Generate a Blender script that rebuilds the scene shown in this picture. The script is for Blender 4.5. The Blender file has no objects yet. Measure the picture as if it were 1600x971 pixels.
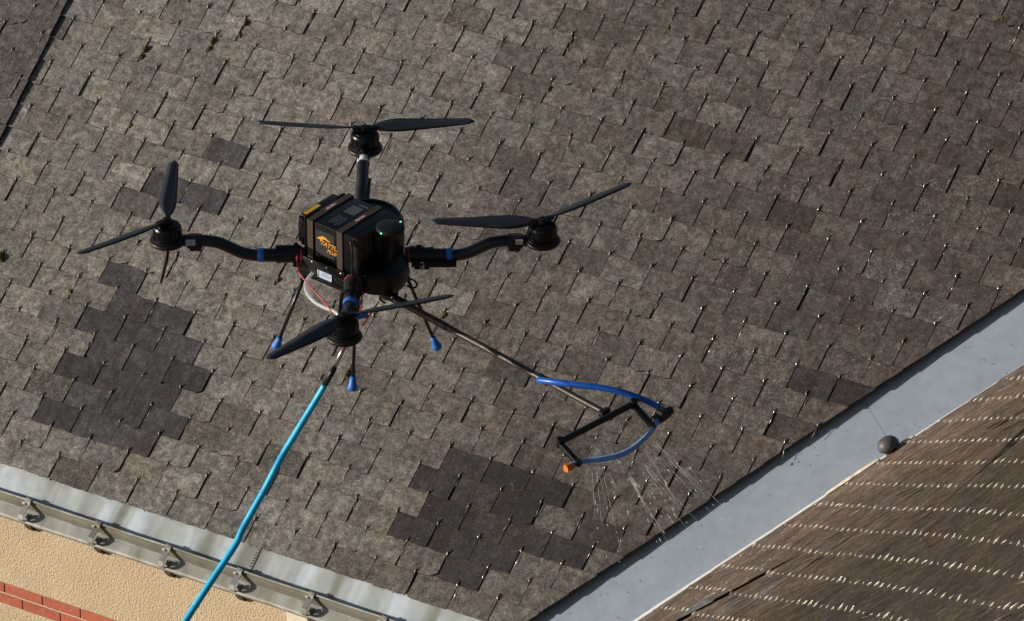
import bpy, bmesh, math, random
from mathutils import Vector, Matrix, noise as mnoise
rnd = random.Random(7)
V = Vector
R = math.radians

# ---------------------------------------------------------------- camera, sky, sun
scene = bpy.context.scene
CAM_LOC = V((0.43191, -25.19991, 13.40529))
cd = bpy.data.cameras.new("camera"); cam = bpy.data.objects.new("camera", cd)
scene.collection.objects.link(cam)
cam.location = CAM_LOC
cam.rotation_euler = (math.pi/2 - 0.4808935, 0, 0)
cd.sensor_width = 36.0
cd.lens = 36.0*12000.0/1600.0
cd.clip_start = 0.5; cd.clip_end = 2000
scene.camera = cam

# roof frame: c along the courses, u up the slope, n out of the slope
A, PT = 0.58194294, 0.73234885
c = V((math.cos(A), -math.sin(A), 0))
c2 = V((math.sin(A), math.cos(A), 0))
u = c2*math.cos(PT) + V((0, 0, math.sin(PT)))
n = c.cross(u)
u2 = c*math.cos(PT) + V((0, 0, math.sin(PT)))
n2 = (-c2).cross(u2)

_l = -(c + 0.40*u); _l.normalize()
EPS = R(32)
sun_dir = (_l*math.cos(EPS) + n*math.sin(EPS)).normalized()     # towards the sun

world = bpy.data.worlds.new("World"); scene.world = world; world.use_nodes = True
wn = world.node_tree.nodes; wl = world.node_tree.links; wn.clear()
sky = wn.new('ShaderNodeTexSky'); sky.sky_type = 'NISHITA'; sky.sun_disc = False
sky.sun_elevation = math.asin(sun_dir.z)
sky.sun_rotation = math.atan2(sun_dir.x, sun_dir.y)
bg = wn.new('ShaderNodeBackground'); bg.inputs['Strength'].default_value = 0.075
wo = wn.new('ShaderNodeOutputWorld')
wl.new(sky.outputs[0], bg.inputs[0]); wl.new(bg.outputs[0], wo.inputs[0])

sd = bpy.data.lights.new("sun", 'SUN'); sd.energy = 4.6; sd.angle = R(0.5); sd.color = (1.0, 0.92, 0.80)
so = bpy.data.objects.new("sun", sd); scene.collection.objects.link(so)
so.rotation_euler = sun_dir.to_track_quat('Z', 'Y').to_euler()
so.location = (-20, 0, 20)

scene.view_settings.view_transform = 'Standard'
scene.view_settings.look = 'None'
scene.view_settings.exposure = 0.0
scene.view_settings.gamma = 1.0
try: scene.view_settings.use_curve_mapping = False
except Exception: pass

# ---------------------------------------------------------------- helpers
def frame(X, Y, Z, O=V((0, 0, 0))):
    return Matrix(((X.x, Y.x, Z.x, O.x), (X.y, Y.y, Z.y, O.y), (X.z, Y.z, Z.z, O.z), (0, 0, 0, 1)))
ROOF = frame(c, u, n)
WING_O = V((1.411716, -1.029306, -0.075468))
WING = frame(-c2, u2, n2, WING_O)
WALL = frame(c, V((0, 0, 1)), -c2, -c2*0.6916)

class G:
    """collects geometry for one mesh object"""
    def __init__(s): s.bm = bmesh.new()
    def box(s, ctr, size, rot=None, bevel=0.0):
        b = bmesh.new(); bmesh.ops.create_cube(b, size=1.0)
        for v in b.verts: v.co = V((v.co.x*size[0], v.co.y*size[1], v.co.z*size[2]))
        if bevel: bmesh.ops.bevel(b, geom=b.edges[:], offset=bevel, segments=2, affect='EDGES', profile=0.6)
        m = Matrix.Translation(V(ctr)) @ (rot.to_4x4() if rot else Matrix.Identity(4))
        b.transform(m); s.merge(b); return s
    def merge(s, b):
        me = bpy.data.meshes.new("tmp"); b.to_mesh(me); b.free(); s.bm.from_mesh(me); bpy.data.meshes.remove(me)
    def tube(s, pts, r, seg=12, cap=True, smooth=0, flat=None):
        pts = [V(p) for p in pts]
        rr = list(r) if isinstance(r, (list, tuple)) else [r]*len(pts)
        for _ in range(1 if smooth else 0):
            P = []; Q = []
            for i in range(len(pts)-1):
                p0 = pts[max(i-1, 0)]; p1 = pts[i]; p2 = pts[i+1]; p3 = pts[min(i+2, len(pts)-1)]
                for k in range(smooth):
                    t = k/smooth
                    P.append(0.5*((2*p1)+(p2-p0)*t+(2*p0-5*p1+4*p2-p3)*t*t+(3*p1-p0-3*p2+p3)*t**3))
                    Q.append(rr[i]*(1-t)+rr[i+1]*t)
            P.append(pts[-1]); Q.append(rr[-1]); pts, rr = P, Q
        bm = s.bm; rings = []
        t0 = (pts[1]-pts[0]).normalized()
        nx = t0.orthogonal().normalized()
        for i, p in enumerate(pts):
            t = (pts[min(i+1, len(pts)-1)]-pts[max(i-1, 0)]).normalized()
            nx = (nx - t*nx.dot(t)).normalized(); ny = t.cross(nx)
            rings.append([bm.verts.new(p + (nx*math.cos(2*math.pi*k/seg)+ny*math.sin(2*math.pi*k/seg))*rr[i]) for k in range(seg)])
        for a, b in zip(rings, rings[1:]):
            for k in range(seg):
                f = bm.faces.new((a[k], a[(k+1) % seg], b[(k+1) % seg], b[k])); f.smooth = True
        if cap:
            bm.faces.new(rings[0][::-1]); bm.faces.new(rings[-1])
        return s
    def lathe(s, prof, ctr=(0, 0, 0), seg=40, rot=None):
        b = bmesh.new(); rings = []
        for (r, z) in prof:
            if r < 1e-6: rings.append([b.verts.new((0, 0, z))])
            else: rings.append([b.verts.new((r*math.cos(2*math.pi*k/seg), r*math.sin(2*math.pi*k/seg), z)) for k in range(seg)])
        for p, q in zip(rings, rings[1:]):
            for k in range(seg):
                a0, a1 = p[k % len(p)], p[(k+1) % len(p)]; b0, b1 = q[k % len(q)], q[(k+1) % len(q)]
                vs = []
                for v in (a0, a1, b1, b0):
                    if v not in vs: vs.append(v)
                if len(vs) > 2:
                    f = b.faces.new(vs); f.smooth = True
        b.transform(Matrix.Translation(V(ctr)) @ (rot.to_4x4() if rot else Matrix.Identity(4)))
        s.merge(b); return s
    def prism(s, poly, axis_pts, thick, M=None):
        """poly: list of 2D points in plane (Y,Z); extruded along X by thick, centred at axis_pts"""
        b = bmesh.new()
        a = [b.verts.new((axis_pts-thick/2, y, z)) for y, z in poly]
        d = [b.verts.new((axis_pts+thick/2, y, z)) for y, z in poly]
        b.faces.new(a[::-1]); b.faces.new(d)
        for i in range(len(poly)):
            j = (i+1) % len(poly); b.faces.new((a[i], a[j], d[j], d[i]))
        bmesh.ops.recalc_face_normals(b, faces=b.faces[:])
        if M: b.transform(M)
        s.merge(b); return s
    def build(s, name, mat, parent=None, M=None, sharp=None):
        bmesh.ops.recalc_face_normals(s.bm, faces=s.bm.faces[:])
        me = bpy.data.meshes.new(name); s.bm.to_mesh(me); s.bm.free()
        me.materials.append(mat)
        if sharp is not None:
            try: me.set_sharp_from_angle(angle=R(sharp))
            except Exception: pass
        o = bpy.data.objects.new(name, me); scene.collection.objects.link(o)
        if parent: o.parent = parent
        if M: o.matrix_local = M
        return o

def empty(name, M):
    o = bpy.data.objects.new(name, None); scene.collection.objects.link(o); o.matrix_local = M
    o.empty_display_size = 0.1; return o
def tag(o, label=None, cat=None, group=None, kind=None):
    if label: o['label'] = label
    if cat: o['category'] = cat
    if group: o['group'] = group
    if kind: o['kind'] = kind
    return o

# ---------------------------------------------------------------- materials
class N:
    def __init__(s, name):
        s.m = bpy.data.materials.new(name); s.m.use_nodes = True; s.t = s.m.node_tree
        s.b = s.t.nodes['Principled BSDF']
    def n(s, t, **k):
        x = s.t.nodes.new(t)
        for a, v in k.items(): setattr(x, a, v)
        return x
    def l(s, a, b): s.t.links.new(a, b)
    def coord(s, scale=(1, 1, 1), rot=(0, 0, 0), out='Object'):
        tc = s.n('ShaderNodeTexCoord'); mp = s.n('ShaderNodeMapping')
        mp.inputs['Scale'].default_value = scale; mp.inputs['Rotation'].default_value = rot
        s.l(tc.outputs[out], mp.inputs[0]); return mp.outputs[0]
    def noise(s, co, scale, detail=4, rough=0.55, dist=0.0):
        x = s.n('ShaderNodeTexNoise'); x.inputs['Scale'].default_value = scale
        x.inputs['Detail'].default_value = detail; x.inputs['Roughness'].default_value = rough
        x.inputs['Distortion'].default_value = dist
        s.l(co, x.inputs['Vector']); return x.outputs[0]
    def vor(s, co, scale, feature='F1', out=0, rand=1.0):
        x = s.n('ShaderNodeTexVoronoi'); x.feature = feature; x.inputs['Scale'].default_value = scale
        x.inputs['Randomness'].default_value = rand
        s.l(co, x.inputs['Vector']); return x.outputs[out]
    def ramp(s, f, stops, interp='LINEAR'):
        x = s.n('ShaderNodeValToRGB'); r = x.color_ramp; r.interpolation = interp
        while len(r.elements) < len(stops): r.elements.new(0.5)
        for e, (p, col) in zip(r.elements, stops):
            e.position = p
            if not isinstance(col, (tuple, list)): col = (col, col, col)
            e.color = (*col, 1)
        s.l(f, x.inputs[0]); return x.outputs[0]
    def mix(s, f, a, b, mode='MIX'):
        x = s.n('ShaderNodeMix', data_type='RGBA', blend_type=mode)
        for sock, v in ((x.inputs[0], f), (x.inputs[6], a), (x.inputs[7], b)):
            if isinstance(v, (int, float)): sock.default_value = v
            elif isinstance(v, (tuple, list)): sock.default_value = (*v, 1)
            else: s.l(v, sock)
        return x.outputs[2]
    def math(s, op, a, b=0.0):
        x = s.n('ShaderNodeMath', operation=op)
        for sock, v in zip(x.inputs, (a, b)):
            if isinstance(v, (int, float)): sock.default_value = v
            else: s.l(v, sock)
        return x.outputs[0]
    def bump(s, h, strength, dist):
        x = s.n('ShaderNodeBump'); x.inputs['Strength'].default_value = strength; x.inputs['Distance'].default_value = dist
        s.l(h, x.inputs['Height']); s.l(x.outputs[0], s.b.inputs['Normal']); return x
    def set(s, **k):
        for a, v in k.items():
            i = s.b.inputs[a.replace('_', ' ')]
            if isinstance(v, (int, float)): i.default_value = v
            elif isinstance(v, (tuple, list)): i.default_value = (*v, 1)
            else: s.l(v, i)
        return s

def plain(name, col, rough=0.5, metal=0.0, var=0.15, sc=40, bump=0.0, spec=0.5):
    m = N(name); co = m.coord()
    f = m.noise(co, sc, 4)
    lo = tuple(x*(1-var) for x in col); hi = tuple(min(1, x*(1+var)) for x in col)
    m.set(Base_Color=m.ramp(f, [(0.3, lo), (0.7, hi)]), Metallic=metal, Specular_IOR_Level=spec)
    m.set(Roughness=m.ramp(m.noise(co, sc*2.3, 3), [(0.3, max(0, rough-.08)), (0.7, min(1, rough+.08))]))
    if bump: m.bump(m.noise(co, sc*4, 4), 0.4, bump)
    return m.m

def slate_mat(name, streak=False):
    m = N(name); co = m.coord()
    at = m.n('ShaderNodeAttribute'); at.attribute_name = 'tint'
    ax = m.n('ShaderNodeAttribute'); ax.attribute_name = 'wear'      # r: lichen, g: ochre, b: white speckle
    sx = m.n('ShaderNodeSeparateColor'); m.l(ax.outputs['Color'], sx.inputs[0])
    tint = at.outputs['Color']
    # every slate reads the pattern from another place
    off = m.n('ShaderNodeVectorMath', operation='MULTIPLY_ADD')
    m.l(at.outputs['Color'], off.inputs[0]); off.inputs[1].default_value = (37, 53, 91); m.l(co, off.inputs[2])
    cs = off.outputs[0]
    big = m.noise(cs, 11, 4, 0.6); mid = m.noise(cs, 34, 5, 0.62, 0.4); fine = m.noise(cs, 130, 4, 0.6)
    col = m.mix(1.0, tint, m.ramp(big, [(0.32, 0.70), (0.68, 1.28)]), 'MULTIPLY')
    col = m.mix(1.0, col, m.ramp(mid, [(0.33, 0.42), (0.5, 0.95), (0.67, 1.65)]), 'MULTIPLY')
    col = m.mix(1.0, col, m.ramp(fine, [(0.34, 0.56), (0.66, 1.46)]), 'MULTIPLY')
    # rain streaks down the slope on bare slates
    st = m.n('ShaderNodeMapping'); st.inputs['Scale'].default_value = (15, 1.6, 1) if not streak else (30, 1.2, 1)
    m.l(cs, st.inputs[0]); sn = m.noise(st.outputs[0], 1.0, 3)
    bare = m.math('SUBTRACT', 1.0, sx.outputs[0])
    col = m.mix(m.math('MULTIPLY', m.ramp(sn, [(0.50, 0), (0.60, 1)]), m.math('MULTIPLY', bare, 0.8)), col, m.mix(1.0, col, (0.78, 0.66, 0.61), 'MULTIPLY'))
    # pale lichen patches
    lf = m.ramp(m.noise(cs, 70, 6, 0.75, 0.8), [(0.53, 0), (0.62, 1)])
    col = m.mix(m.math('MULTIPLY', lf, m.math('MULTIPLY', sx.outputs[0], 0.55)), col, (0.285, 0.268, 0.248))
    dk = m.ramp(m.noise(cs, 44, 5, 0.7, 1.2), [(0.56, 0), (0.70, 1)])
    col = m.mix(m.math('MULTIPLY', dk, m.math('MULTIPLY', sx.outputs[0], 0.62)), col, (0.058, 0.052, 0.043))
    # ochre lichen
    of = m.ramp(m.noise(cs, 22, 5, 0.65, 0.6), [(0.55, 0), (0.70, 1)])
    col = m.mix(m.math('MULTIPLY', of, m.math('MULTIPLY', sx.outputs[1], 0.42)), col, (0.155, 0.125, 0.060))
    # white crust flecks
    wf = m.ramp(m.noise(cs, 75, 5, 0.75, 1.5), [(0.57, 0), (0.64, 1)])
    col = m.mix(m.math('MULTIPLY', wf, sx.outputs[2]), col, (0.50, 0.48, 0.44))
    v = m.ramp(m.vor(cs, 26), [(0.0, 1), (0.055, 1), (0.085, 0)])
    sel = m.ramp(m.noise(cs, 6, 2), [(0.48, 0), (0.58, 1)])
    col = m.mix(m.math('MULTIPLY', m.math('MULTIPLY', v, sel), 0.5), col, (0.40, 0.38, 0.34))
    pf = m.ramp(m.noise(cs, 24, 6, 0.75, 1.0), [(0.60, 0), (0.72, 1)])
    col = m.mix(m.math('MULTIPLY', pf, 0.45), col, (0.25, 0.235, 0.215))
    m.set(Base_Color=col, Roughness=m.ramp(mid, [(0.3, 0.62), (0.7, 0.9)]), Specular_IOR_Level=0.35)
    h = m.math('ADD', m.math('MULTIPLY', mid, 0.6), m.math('MULTIPLY', m.noise(cs, 75, 6, 0.7), 0.7))
    m.bump(h, 0.75, 0.0050)
    return m.m

def zinc_mat(name, base, dark, light, streak_scale=(9, 0.8, 1), specks=0.0, metal=0.35, amount=1.0):
    m = N(name); co = m.coord()
    cs = m.coord(scale=streak_scale)
    s1 = m.noise(cs, 1.0, 2, 0.45, 0.35)
    col = m.ramp(s1, [(0.38, dark), (0.46, base), (0.53, base), (0.61, light)])
    cs2 = m.coord(scale=(streak_scale[0]*3, streak_scale[1]*1.6, 1))
    col = m.mix(0.5*amount, col, m.mix(1.0, col, m.ramp(m.noise(cs2, 1.0, 3), [(0.3, (0.80, 0.82, 0.80)), (0.7, (1.12, 1.13, 1.18))]), 'MULTIPLY'))
    col = m.mix(1.0, col, m.ramp(m.noise(co, 18, 5, 0.6), [(0.3, 0.95 if specks else 0.88), (0.7, 1.03 if specks else 1.08)]), 'MULTIPLY')
    if specks:
        d = m.ramp(m.vor(co, 34), [(0.0, 1), (0.075, 1), (0.11, 0)])
        sel = m.ramp(m.noise(co, 3.1, 3), [(0.46, 0), (0.56, 1)])
        col = m.mix(m.math('MULTIPLY', m.math('MULTIPLY', d, sel), specks), col, (0.05, 0.04, 0.05))
        d2 = m.ramp(m.vor(co, 70), [(0.0, 1), (0.07, 1), (0.11, 0)])
        col = m.mix(m.math('MULTIPLY', m.math('MULTIPLY', d2, sel), specks*.6), col, (0.08, 0.07, 0.08))
    m.set(Base_Color=col, Metallic=metal, Roughness=m.ramp(m.noise(co, 30, 4), [(0.3, 0.42), (0.7, 0.58)]))
    h = m.math('ADD', m.noise(co, 7, 2), m.math('MULTIPLY', m.noise(co, 160, 3), 0.05))
    m.bump(h, 0.5, 0.0025 if specks else 0.006)
    return m.m

M = {}
M['slate'] = slate_mat('weathered_slate')
M['slate_edge'] = plain('dark_slate_edge', (0.040, 0.034, 0.024), 0.95, 0, 0.6, 55)  # dark brown for the side and under faces of every slate
M['slate_wing'] = slate_mat('brown_slate', True)
M['apron'] = zinc_mat('eaves_zinc', (0.46, 0.50, 0.51), (0.25, 0.255, 0.225), (0.60, 0.67, 0.74), (6.5, 1.0, 1), 0.15)
M['valley'] = zinc_mat('valley_zinc', (0.310, 0.364, 0.440), (0.292, 0.346, 0.420), (0.328, 0.382, 0.458), (1.6, 0.8, 1), 1.0, 0.30, 0.25)
M['gutter'] = zinc_mat('gutter_zinc', (0.31, 0.31, 0.285), (0.24, 0.235, 0.20), (0.37, 0.375, 0.36), (14, 6, 6), 0.2, 0.3)
M['plate'] = plain('olive_shade_zinc', (0.150, 0.148, 0.118), 0.6, 0.2, 0.25, 14)  # olive patina, with the standing plate's shade put into the dark colour
M['turnup_lit'] = plain('sunlit_turnup', (0.80, 0.80, 0.79), 0.5, 0.1, 0.12, 20)  # near white: sunlight on the upturned zinc fold is put into the colour
M['steel'] = plain('hook_steel', (0.62, 0.60, 0.54), 0.33, 0.9, 0.15, 60)
M['dull_steel'] = plain('hook_dull', (0.30, 0.29, 0.27), 0.45, 0.7, 0.2, 60)
M['cream'] = plain('cream_glint_hook', (0.66, 0.65, 0.55), 0.35, 0.35, 0.2, 60)  # sun glint of the wing's steel hooks painted as a cream colour
M['moss'] = None
mm = N('moss'); co = mm.coord()
mm.set(Base_Color=mm.ramp(mm.noise(co, 90, 4), [(0.3, (0.045, 0.040, 0.010)), (0.55, (0.13, 0.108, 0.022)), (0.75, (0.24, 0.19, 0.04))]), Roughness=0.95)
mm.bump(mm.noise(co, 260, 4), 0.8, 0.004); M['moss'] = mm.m

mm = N('roughcast_render'); co = mm.coord()
v = mm.vor(co, 120, 'F1'); nz = mm.noise(co, 170, 4, 0.65)
base = mm.ramp(mm.noise(co, 5, 3), [(0.3, (0.58, 0.455, 0.31)), (0.7, (0.66, 0.525, 0.37))])
base = mm.mix(1.0, base, mm.ramp(nz, [(0.3, 0.78), (0.7, 1.14)]), 'MULTIPLY')
pit = mm.ramp(mm.vor(co, 62), [(0.0, 1), (0.16, 1), (0.24, 0)])
psel = mm.ramp(mm.noise(co, 21, 2), [(0.5, 0), (0.6, 1)])
base = mm.mix(mm.math('MULTIPLY', mm.math('MULTIPLY', pit, psel), 0.45), base, (0.27, 0.16, 0.09))
mm.set(Base_Color=base, Roughness=0.95, Specular_IOR_Level=0.2)
mm.bump(mm.math('ADD', mm.math('MULTIPLY', v, 0.8), mm.math('MULTIPLY', nz, 1.0)), 0.8, 0.0046); M['render'] = mm.m

mm = N('red_brick'); co = mm.coord()
at = mm.n('ShaderNodeAttribute'); at.attribute_name = 'tint'
col = mm.mix(1.0, at.outputs['Color'], mm.ramp(mm.noise(co, 60, 5, 0.65), [(0.3, 0.78), (0.7, 1.2)]), 'MULTIPLY')
col = mm.mix(mm.ramp(mm.noise(co, 22, 4, 0.6, 0.5), [(0.55, 0), (0.72, 0.45)]), col, (0.42, 0.24, 0.19))
mm.set(Base_Color=col, Roughness=0.75); mm.bump(mm.noise(co, 160, 4), 0.5, 0.002); M['brick'] = mm.m
M['mortar'] = plain('pale_mortar', (0.60, 0.50, 0.38), 0.9, 0, 0.15, 80, 0.002)
M['crumb'] = plain('dark_moss', (0.035, 0.030, 0.016), 0.95, 0, 0.6, 60)
M['stone'] = plain('pale_stone', (0.74, 0.66, 0.52), 0.9, 0, 0.10, 60, 0.002)
M['wood'] = plain('brown_rafter', (0.065, 0.030, 0.020), 0.7, 0, 0.3, 50)
M['ground'] = plain('courtyard_ground', (0.18, 0.17, 0.15), 0.95, 0, 0.25, 0.8)
M['cap'] = plain('grey_rubber_cap', (0.085, 0.085, 0.085), 0.5, 0, 0.25, 60, 0.001)

def carbon(name):
    m = N(name); co = m.coord()
    w = m.n('ShaderNodeTexChecker'); w.inputs['Scale'].default_value = 260; m.l(co, w.inputs['Vector'])
    m.set(Base_Color=m.mix(w.outputs['Fac'], (0.006, 0.006, 0.007), (0.012, 0.012, 0.014)), Roughness=m.ramp(m.noise(co, 30, 3), [(0.3, 0.28), (0.7, 0.42)]))
    m.set(Coat_Weight=0.2, Coat_Roughness=0.2)
    return m.m
M['carbon'] = carbon('carbon_tube')
M['blackp'] = plain('black_plastic', (0.006, 0.006, 0.0065), 0.45, 0, 0.3, 40)
M['blackm'] = plain('black_anodised', (0.007, 0.007, 0.008), 0.32, 0.3, 0.2, 60)
M['blade'] = plain('dark_blade', (0.026, 0.027, 0.034), 0.45, 0, 0.2, 20)
M['battery'] = plain('battery_case', (0.006, 0.0055, 0.0055), 0.27, 0, 0.25, 30)
M['strap'] = plain('hook_and_loop_strap', (0.055, 0.040, 0.028), 0.9, 0, 0.35, 300, 0.001)
M['blue'] = plain('blue_rubber', (0.03, 0.17, 0.62), 0.5, 0, 0.1, 30)
M['bluetube'] = plain('blue_hose', (0.012, 0.11, 0.52), 0.35, 0, 0.12, 30)
M['cyan'] = plain('cyan_hose', (0.015, 0.52, 1.0), 0.45, 0, 0.16, 16)
M['red'] = plain('red_wire', (0.55, 0.03, 0.05), 0.4, 0, 0.1, 30)
M['orange'] = plain('orange_plug', (0.80, 0.20, 0.02), 0.45, 0, 0.1, 30)
M['orangeprint'] = plain('orange_print', (0.85, 0.36, 0.02), 0.5, 0, 0.1, 60)
M['yellow'] = plain('yellow_print', (0.85, 0.48, 0.03), 0.5, 0, 0.08, 60)
M['white'] = plain('white_print', (0.75, 0.77, 0.80), 0.5, 0, 0.05, 60)
M['pink'] = plain('pink_print', (0.42, 0.10, 0.14), 0.6, 0, 0.2, 90)
M['greyprint'] = plain('grey_print', (0.17, 0.18, 0.21), 0.6, 0, 0.3, 200)
M['sticker'] = plain('pale_blue_label', (0.50, 0.62, 0.80), 0.5, 0, 0.06, 60)
M['metal'] = plain('bare_steel', (0.60, 0.60, 0.60), 0.28, 1.0, 0.1, 40)
M['bronze'] = plain('brushed_boom', (0.022, 0.018, 0.015), 0.48, 0.0, 0.25, 30)
mm = N('clear_tube'); mm.set(Base_Color=(0.80, 0.86, 0.92), Roughness=0.15, Alpha=0.42); M['clear'] = mm.m
mm = N('tinted_tube'); mm.set(Base_Color=(0.14, 0.42, 0.95), Roughness=0.12, Coat_Weight=0.6, Alpha=0.88); M['bluefilled'] = mm.m
mm = N('water'); mm.set(Base_Color=(0.92, 0.94, 0.96), Roughness=0.2, Alpha=0.42); M['water'] = mm.m
mm = N('water_drop'); mm.set(Base_Color=(0.95, 0.95, 0.95), Roughness=0.15, Alpha=0.9); M['drop'] = mm.m
mm = N('green_led'); mm.set(Base_Color=(0.05, 0.6, 0.25), Emission_Color=(0.1, 1.0, 0.45)); mm.b.inputs['Emission Strength'].default_value = 2.2; M['led'] = mm.m

# ---------------------------------------------------------------- slates
W, GA, TO = 0.18, 0.0981884, 0.019
def clip(poly, nx, ny, d):
    """keep nx*x+ny*y <= d"""
    out = []
    for i in range(len(poly)):
        p, q = poly[i], poly[(i+1) % len(poly)]
        a = nx*p[0]+ny*p[1]-d; b = nx*q[0]+ny*q[1]-d
        if a <= 0: out.append(p)
        if (a < 0 < b) or (b < 0 < a):
            t = a/(a-b); out.append((p[0]+(q[0]-p[0])*t, p[1]+(q[1]-p[1])*t))
    return out

class SlateMesh:
    def __init__(s): s.v = []; s.f = []; s.tint = []; s.wear = []
    def add(s, poly, hfun, t, tint, wear):
        k = len(poly); b = len(s.v)
        for x, y in poly: s.v.append((x, y, hfun(x, y)+t))
        # sides flare in slightly: a broken slate edge
        for x, y in poly: s.v.append((x, y, hfun(x, y)))
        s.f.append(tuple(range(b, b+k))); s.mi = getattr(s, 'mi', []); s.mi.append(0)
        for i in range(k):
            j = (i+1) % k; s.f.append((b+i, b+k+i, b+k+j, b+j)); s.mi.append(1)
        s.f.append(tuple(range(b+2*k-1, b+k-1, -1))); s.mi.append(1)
        s.tint += [tint]*(2*k); s.wear += [wear]*(2*k)
    def build(s, name, mat, parent, Mx):
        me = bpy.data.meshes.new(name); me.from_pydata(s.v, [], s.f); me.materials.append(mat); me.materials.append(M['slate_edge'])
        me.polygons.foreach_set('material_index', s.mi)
        for nm, data in (('tint', s.tint), ('wear', s.wear)):
            a = me.color_attributes.new(nm, 'FLOAT_COLOR', 'POINT')
            flat = []
            for d in data: flat += [d[0], d[1], d[2], 1.0]
            a.data.foreach_set('color', flat)
        me.update()
        o = bpy.data.objects.new(name, me); scene.collection.objects.link(o); o.parent = parent; o.matrix_local = Mx
        return o

def outline(xc, y0, w, ln, r, jag=0.0013, chip=0.10):
    hw = w/2
    y0 = y0 + r.gauss(0, 0.0010)
    a = r.gauss(0, 0.0035)
    nb = 9
    pts = []
    rag = r.random() < 0.12
    cl = r.random() < chip; cr = r.random() < chip*1.2
    cls = r.uniform(0.006, 0.024); crs = r.uniform(0.006, 0.028)
    if r.random() < 0.12: crs *= 2.4
    for i in range(nb+1):
        x = -hw + w*i/nb
        y = a*x + r.gauss(0, jag*(2.2 if rag else 1.0))
        if cl and x < -hw+cls: y += (cls-(x+hw))*r.uniform(0.5, 0.8)
        if cr and x > hw-crs: y += (crs-(hw-x))*r.uniform(0.5, 0.8)
        if i in (0, nb): y += abs(r.gauss(0, 0.0012))
        pts.append((xc+x, y0+y))
    for i in range(1, 5):
        pts.append((xc+hw+r.gauss(0, 0.0007), y0+ln*i/4*0.999))
    for i in range(3, 0, -1):
        pts.append((xc-hw+r.gauss(0, 0.0007), y0+ln*i/4))
    pts.insert(-3, (xc-hw, y0+ln))
    return pts

house = empty('house', Matrix.Translation((0, 0, -7)))
tag(house, 'house with big grey slate roof, zinc eaves and ochre rendered wall below the drone', 'house')
HI = Matrix.Translation((0, 0, 7))
wing = empty('house_wing', Matrix.Translation((4, -3, -7)))
tag(wing, 'brown slate roof wing seen edge on beyond the zinc valley at lower right', 'house wing')
WI = Matrix.Translation((-4, 3, 7))

DARK = {(-14,-6),(-14,-4),(-14,-2),(-14,0),(-13,-5),(-13,-3),(-13,-1),(-12,-6),(-12,-4),(-12,-2),(-11,-5),(-11,-3),(-11,-1),(-10,-6),(-10,-4),(-10,-2),(-9,-5),(-9,-3),
        (-14,4),(-12,4),(-12,6),
        (4,-6),(4,-4),(5,-5),(5,-3),(6,-6),(6,-4),(7,-7),(7,-5),(7,-3),(8,-6),(8,-4),(9,-5),(9,-3),(11,-5),(12,-4),(18,4),(20,4)}
MID = {(-12,-8),(-7,-5),(-4,14),(0,12),(1,15),(7,13),(8,0),(9,15),(12,-2),(13,-3),(16,0),(16,10),(20,6)}
SPECK = {(-23,9),(-15,-5),(14,4),(16,2),(17,3),(19,9),(20,8),(22,8)}

# valley line on the main slope: slates stop here
VX0, VY0, VX1, VY1 = 0.965, -0.744, 2.244, 0.987
_dx, _dy = VX1-VX0, VY1-VY0; _L = math.hypot(_dx, _dy)
VN = (_dy/_L, -_dx/_L); VD = VN[0]*VX0+VN[1]*VY0

def lerp3(a, b, t): return tuple(x+(y-x)*t for x, y in zip(a, b))
def slate_colour(x, y, key, r):
    # the lichened grey-buff left gives way to browner bare slate on the right
    g = (x*0.80 + 0.26*max(-1.0, min(1.0, (y+0.15)/0.7)) + 0.42)/1.75
    g += 0.30*mnoise.noise(V((x*1.1, y*1.1, 3.0)))
    g += 0.18*math.exp(-((x-1.0)**2+(y+0.22)**2)/0.12)
    g = max(0.0, min(1.0, g))
    col = lerp3((0.160, 0.151, 0.141), (0.071, 0.061, 0.057), g)
    k = r.gauss(1.0, 0.125); col = tuple(v*k for v in col)
    warm = r.gauss(0, 0.018); col = (col[0]*(1+warm), col[1], col[2]*(1-warm))
    lich = max(0.0, min(1.0, 1.0-g*0.75+r.gauss(0, 0.12)))
    ochre = max(0.0, min(1.0, 0.85-g*0.9+r.gauss(0, 0.25)))
    sp = max(0.0, r.gauss(0.16, 0.20))
    if r.random() < 0.12:
        k = r.uniform(1.12, 1.30); col = tuple(v*k for v in col)
    if key in DARK:
        col = lerp3((0.063, 0.060, 0.067), (0.038, 0.037, 0.042), r.random()) if key[0] < 0 else lerp3((0.044, 0.039, 0.041), (0.024, 0.021, 0.023), r.random())
        lich, ochre, sp = 0.0, 0.0, 0.06
    elif key in MID:
        col = (0.088, 0.080, 0.073); lich *= 0.5; ochre *= .4
    elif key in SPECK:
        col = (0.080, 0.074, 0.070); sp = 0.6; lich = 0.4
    elif r.random() < 0.06:
        col = tuple(v*0.72 for v in col); lich *= .5
    return col, (lich, ochre, min(sp, 1))

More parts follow.
